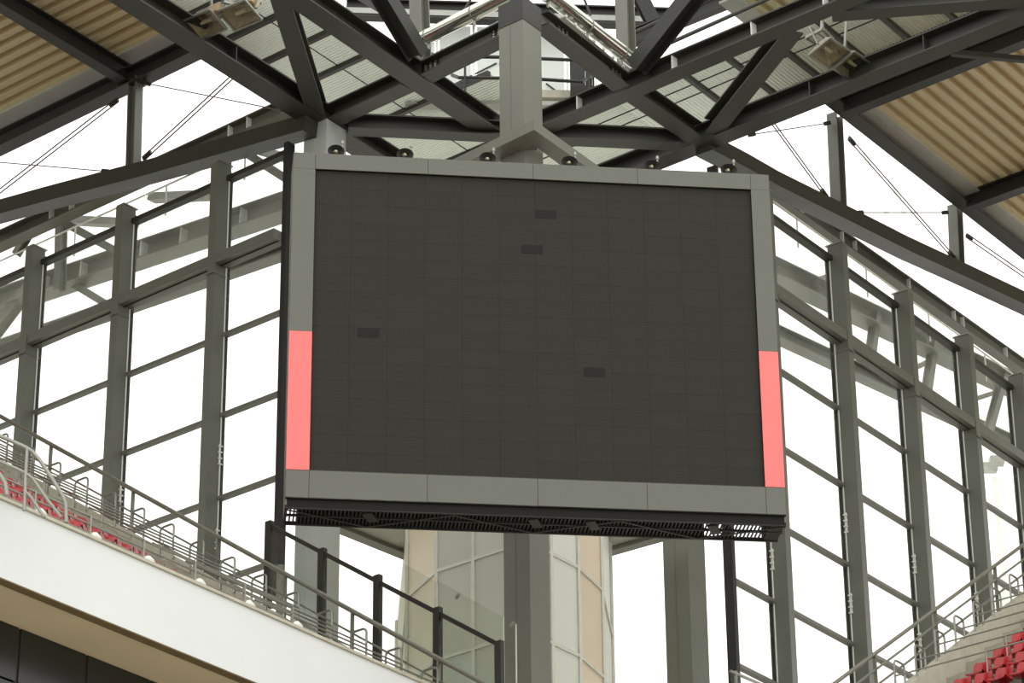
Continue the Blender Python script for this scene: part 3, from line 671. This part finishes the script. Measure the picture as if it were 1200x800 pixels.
# fascia, drip strip, soffit and dark wall beneath
zf_, zg_ = 18.02, 19.30
p, q = E+DB*.1, E-DB*42
fas = MB().bar(p+DA*.12+Z*(zf_+zg_)/2, q+DA*.12+Z*(zf_+zg_)/2, .24, zg_-zf_).build('fascia', WHITE, lst, 'smooth white fascia')
MB().bar(p+DA*.1+Z*(zg_+.03), q+DA*.1+Z*(zg_+.03), .3, .05).build('coping', KERB, fas, 'thin pale coping')
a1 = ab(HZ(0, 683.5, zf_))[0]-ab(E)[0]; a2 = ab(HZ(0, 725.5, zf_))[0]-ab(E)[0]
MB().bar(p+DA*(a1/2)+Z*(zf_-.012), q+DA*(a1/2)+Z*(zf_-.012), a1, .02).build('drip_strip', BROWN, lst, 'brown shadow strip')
MB().bar(p+DA*((a1+a2)/2+.3)+Z*(zf_+.04), q+DA*((a1+a2)/2+.3)+Z*(zf_+.04), a2-a1+.6, .06).build('soffit', BEIGE, lst, 'smooth beige soffit')
wl = E+DA*(a2+.02); hh = 1.45
cuts = [0.1]
def bat(px): return (HP(px, 760, wl, DA.cross(Z)*0+DB.cross(Z)).copy()-wl).dot(DB)
nB = DB.cross(Z)
def bpos(px, py): return (HP(px, py, wl, nB)-wl).dot(DB)
bw = abs(bpos(23, 760)-bpos(103, 760)); b1 = bpos(103, 760)
edges = [b1+bw*3, b1+bw*2, b1+bw, b1, b1-bw, b1-bw*2, b1-bw*3]
for i in range(len(edges)-1):
    e0, e1_ = edges[i], edges[i+1]
    for j, (za, zb_) in enumerate(((zf_+.005, zf_-.92), (zf_-.96, zf_-2.6), (zf_-2.64, zf_-4.4))):
        if e0 > -.5: e0 = -.5
        if e1_ > -.6: continue
        MB().obb(wl+DB*(e0+e1_)/2+DA*.05+Z*(za+zb_)/2, DB, DA, Z, abs(e0-e1_)/2-.03, .03, (za-zb_)/2).build('wall_panel', DGLASS, lst, 'dark glossy panel')
        if j == 1: MB().obb(wl+DB*(e0+e1_)/2+DA*.02+Z*(za-.3), DB, DA, Z, abs(e0-e1_)/2-.25, .02, .03).build('panel_slot', BLACK, lst)
    MB().obb(wl+DB*e1_+DA*.06+Z*(zf_-2.2), DB, DA, Z, .06, .02, 2.2).build('panel_joint', BLACK, lst)
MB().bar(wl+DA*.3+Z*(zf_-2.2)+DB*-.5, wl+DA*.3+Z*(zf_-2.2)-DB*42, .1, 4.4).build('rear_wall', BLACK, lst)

def railing(side, tst, ten, posts, height, label, rails):
    E, R_, run, z0, sl = stand(side)
    t = thing('edge_railing', label, 'railing', E+R_*tst+Z*(z0+sl*tst))
    P = lambda s, h: E+R_*s+Z*(z0+sl*s+h)
    for i, (h, r) in enumerate(rails): MB().tube([P(tst, h), P(ten, h+((.011*ten) if h > .9 and side == 'left' else 0))], r, 10).build('rail', RAIL, t)
    for s in posts: MB().bar(P(s, -.1), P(s, height+(.011*s if side == 'left' else 0)), .07, .05, R_).build('post', RAIL, t)
railing('left', -2.2, 19.5, [1.1, 3.4, 5.3, 7.3, 10.0, 12.8, 15.6, 18.2], .95, 'long grey handrail along the sloping edge of the left stand', [(.93, .05), (.52, .022), (.16, .02)])
railing('right', -3.0, 19, [1.9, 4.6, 7.4, 10.4, 13.4, 16.4], 1.12, 'steel handrail along the sloping edge of the right stand', [(1.12, .04), (.78, .025), (.44, .025)])
def rowguard(side, k, t0, htop, barlen, nposts):
    E, R_, run, z0, sl = stand(side); s = t0+ROW*k; w = .42; zt_ = z0+sl*s
    lo_ = .15 if side == 'left' else .4
    base = E+R_*s+run*.12+Z*(zt_-lo_)
    t = thing('row_guard', f'hoop-ended steel guard rail of the {side} stand, {ordi(k+1)} row up from the front' if side == 'left' else f'hoop-ended steel guard rail of the right stand, {ordi(k+1)} one up from the picture bottom', 'guard rail', base, f'hoop guard rails on the {side} stand')
    top = htop+lo_; r = .1
    pts = [base-R_*w/2]+arc(base-R_*(w/2-r)+Z*(top-r), -R_, Z, r, 0, math.pi/2, 4)+[p+Z*0 for p in arc(base+R_*(w/2-r)+Z*(top-r+sl*0), R_, Z, r, math.pi/2, 0, 4)]+[base+R_*w/2]
    MB().tube(pts, .024, 6).build('hoop', GALV, t)
    zb = base+Z*(top-.36)-R_*w/2
    MB().tube([zb, zb+run*barlen], .018, 6).build('bar', GALV, t)
    for j in range(nposts):
        c = zb+run*(2.2+2.4*j); MB().tube([c-Z*.45, c], .016, 6).build('bar_post', GALV, t)
for k in range(19): rowguard('left', k, 1.24-ROW*1, .66, 4.4, 1)
for k in range(9): rowguard('right', k, ab(VB(1074, 790, -5.52))[1]-ROW, .62, 7, 3)
# seats
def make_seat(c, face, row, label, group):
    t = thing('stadium_seat', label, 'seat', c, group); b = -face
    mb = MB(); mb.smooth = True; n = 5; g0 = []
    for (h, back, wd_) in ((.20, .12, .20), (.34, .15, .215), (.50, .20, .21), (.56, .235, .17)):
        for i in range(n):
            f = (i/(n-1)-.5)*2; g0.append(c+row*(f*wd_)+b*(back-.05*(f*f))+Z*h)
    m_ = len(g0); mb.add(g0+[p+b*.03 for p in g0], [(a*n+i, a*n+i+1, (a+1)*n+i+1, (a+1)*n+i) for a in range(3) for i in range(n-1)]+[(m_+a*n+i, m_+(a+1)*n+i, m_+(a+1)*n+i+1, m_+a*n+i+1) for a in range(3) for i in range(n-1)]
        + [(i, m_+i, m_+i+1, i+1) for i in range(n-1)]+[(15+i, 15+i+1, m_+15+i+1, m_+15+i) for i in range(n-1)]); mb.build('backrest', SEAT, t)
    mb = MB(); mb.smooth = True; g0 = []
    for (h, back) in ((.19, .10), (.17, -.05), (.20, -.24), (.17, -.28)):
        for i in range(n):
            f = (i/(n-1)-.5)*2; g0.append(c+row*(f*.2)+b*back+Z*(h+.02*f*f))
    mb.add(g0+[p-Z*.03 for p in g0], [(a*n+i, a*n+i+1, (a+1)*n+i+1, (a+1)*n+i) for a in range(3) for i in range(n-1)]+[(m_+a*n+i, m_+(a+1)*n+i, m_+(a+1)*n+i+1, m_+a*n+i+1) for a in range(3) for i in range(n-1)]
        + [(15+i, 15+i+1, m_+15+i+1, m_+15+i) for i in range(n-1)]); mb.build('seat_pan', SEAT, t)
    MB().bar(c+b*.1-Z*(.32 if side == 'right' else .0), c+b*.1+Z*.22, .3, .05, row).build('bracket', STEELD, t)
    return t
for side in ('left', 'right'):
    E, R_, run, z0, sl = stand(side); proto = None; cnt = 0
    tst = 0 if side == 'left' else ab(VB(1074, 790, -5.52))[1]-ROW*2
    for k in range(15):
        s = tst+ROW*k; z = z0+sl*(s+ROW*.5)-.42; i0 = 1.75 if side == 'right' else 2.4+5.2*max(0, 1-k/5)
        j = 0
        while True:
            c = E+R_*(s+ROW*.55)+run*(i0+.5*j)+Z*z; x, y = proj(c+Z*.4); j += 1
            if side == 'left' and x < -12 or side == 'right' and (x > 1215) or j > 40: break
            if y > 815 or (side == 'right' and y > 812): continue
            lab = f'red plastic seat, {side} stand, {ordi(k+1)} row up, {ordi(j)} seat from the aisle'
            if proto is None or proto[0] != side: o = make_seat(c, -R_, run, lab, f'red seats of the {side} stand'); proto = (side, o, c)
            else: o = copytree(proto[1], c-proto[2]); o['label'] = lab
            cnt += 1
    # the remaining seats of the stand, outside the picture, as one object
    mb = MB()
    for k in range(0 if side == 'left' else -6, 28):
        s_ = tst+ROW*k; z = z0+sl*(s_+ROW*.5)-.42
        for j in range(76 if side == 'left' else 30):
            c = E+R_*(s_+ROW*.55)+run*(1.75+.5*j)+Z*z; x, y = proj(c+Z*.4)
            if (x < -40 if side == 'left' else (x > 1240 or y > 850)):
                mb.obb(c+R_*.15+Z*.34, R_, run, Z, .02, .21, .2); mb.obb(c-R_*.1+Z*.18, R_, run, Z, .2, .2, .02)
    tag(mb.build('stadium_seat', SEAT), 'remaining red plastic seats of the '+side+' stand, beyond the picture edge', 'seat', None, 'stuff')
    print('seats', side, cnt)
# low barrier on the fascia
E, R_, run, z0, sl = stand('left')
t = thing('front_barrier', 'low grey bar barrier on top of the white fascia', 'barrier', E-DB*8+Z*zg_)
for h in (.16, .32, .46): MB().tube([E+DA*.12-DB*5.5+Z*(zg_+h), E+DA*.12-DB*20+Z*(zg_+h)], .018, 6).build('bar', GALV, t)
k = 0
while k < 12:
    c = E+DA*.12-DB*(5.5+1.3*k)+Z*zg_; MB().bar(c, c+Z*.48, .05, .03, DB).build('upright', GALV, t)
    MB().tube([c+DB*.12+Z*.02, c+DB*.12+Z*.12, c+DB*.12+Z*.2], [.1, .13, .06], 10).build('clamp', WCLIP, t, 'white rounded clamp'); k += 1
# aisle handrail near the left picture edge
t = thing('aisle_handrail', 'bent grey tube handrail of the stair aisle at the left edge', 'handrail', HD(50, 605, 46.5))
D_ = 45.0
for nm, pts, r in (('top_tube', [(-20, 502), (10, 515), (30, 524), (38, 529), (46, 538), (62, 562), (73, 580), (77, 590), (77.5, 612)], .032), ('lower_tube', [(-20, 532), (8, 544), (28, 553), (38, 560), (56, 586), (72, 606)], .027), ('short_tube', [(28, 574), (36, 582), (52, 606)], .027), ('post_tube', [(32, 525), (30, 555), (28.5, 598)], .03), ('edge_tube', [(-15, 548), (0, 556), (6, 566), (8, 580)], .04)):
    MB().tube([HD(x, y, D_) for x, y in pts], r, 10).build(nm, GALV, t)
# glass screen with dark posts behind the left handrail
t = thing('glass_screen', 'glass wind screen with dark posts stepping down below the video screen', 'railing', VA(450, 760, -3.2))
bo = -3.0
P = [(316, 611, 712), (378, 643, 752), (443, 674, 780), (513, 712, 812), (585, 751, 835)]
top = [VA(x, y, bo) for x, y, _ in P]; bot = [VA(x+.3, y2, bo) for x, _, y2 in P]
for i in range(5):
    b_ = V((top[i].x, top[i].y, bot[i].z)); MB().bar(b_, top[i], .12 if i < 4 else .11, .16, DA).build('post', STEELD if i < 4 else STEEL, t)
MB().bar(top[0]-Z*.08, top[4]-Z*.08, .06, .09).build('top_rail', STEELD, t)
for i in range(4):
    p0_, p1_ = top[i], top[i+1]; e = .05
    MB().prism([p0_-Z*.15, p1_-Z*.15, p1_-Z*1.6, p0_-Z*1.6], NL*.02).build('glass_panel', BALGL, t)
g = [VA(491, 657, bo+.25), VA(512, 668, bo+.25), VA(514, 680, bo+.25)]
for (x0, y0, x1, y1) in ((466, 656, 512, 682), (513, 680, 590, 723), (591, 722, 604.5, 731)):
    a_, b_ = VA(x0, y0, bo+.25), VA(x1, y1, bo+.25)
    MB().prism([a_, b_, b_-Z*2.6, a_-Z*2.6], NL*.02).build('tall_pane', BALGL, t)
    MB().bar(b_, b_-Z*2.6, .02, .025, DA).build('pane_edge', WCLIP, t, 'bright glass edge')
for (x, y) in ((536, 696), (600, 729)): MB().bar(VA(x-2, y+5, bo+.2), VA(x+2, y, bo+.2), .05, .05).build('glass_clamp', GALV, t)
# slim pole below the left facade edge
pp = VA(329, 660, -.3); o = MB().tube([V((pp.x, pp.y, 14)), V((pp.x, pp.y, 25.6))], .09, 12).build('slim_pole', COLUMN); tag(o, 'slim pale pole under the left corner of the video screen', 'pole')
# small glass balustrade at the right
t = thing('glass_balustrade', 'small glass balustrade at the bottom right of the tower', 'railing', VB(875, 800, -1))
a_, b_ = VB(856, 786, -1), VB(902, 806, -1)
MB().prism([a_, b_, b_-Z*1.2, a_-Z*1.2], NR*.02).build('glass_panel', BALGL, t); MB().bar(a_, b_, .05, .05).build('top_rail', GALV, t)
MB().bar(VB(862, 786, -1), VB(862, 786, -1)-Z*1.3, .05, .05).build('post', GALV, t)
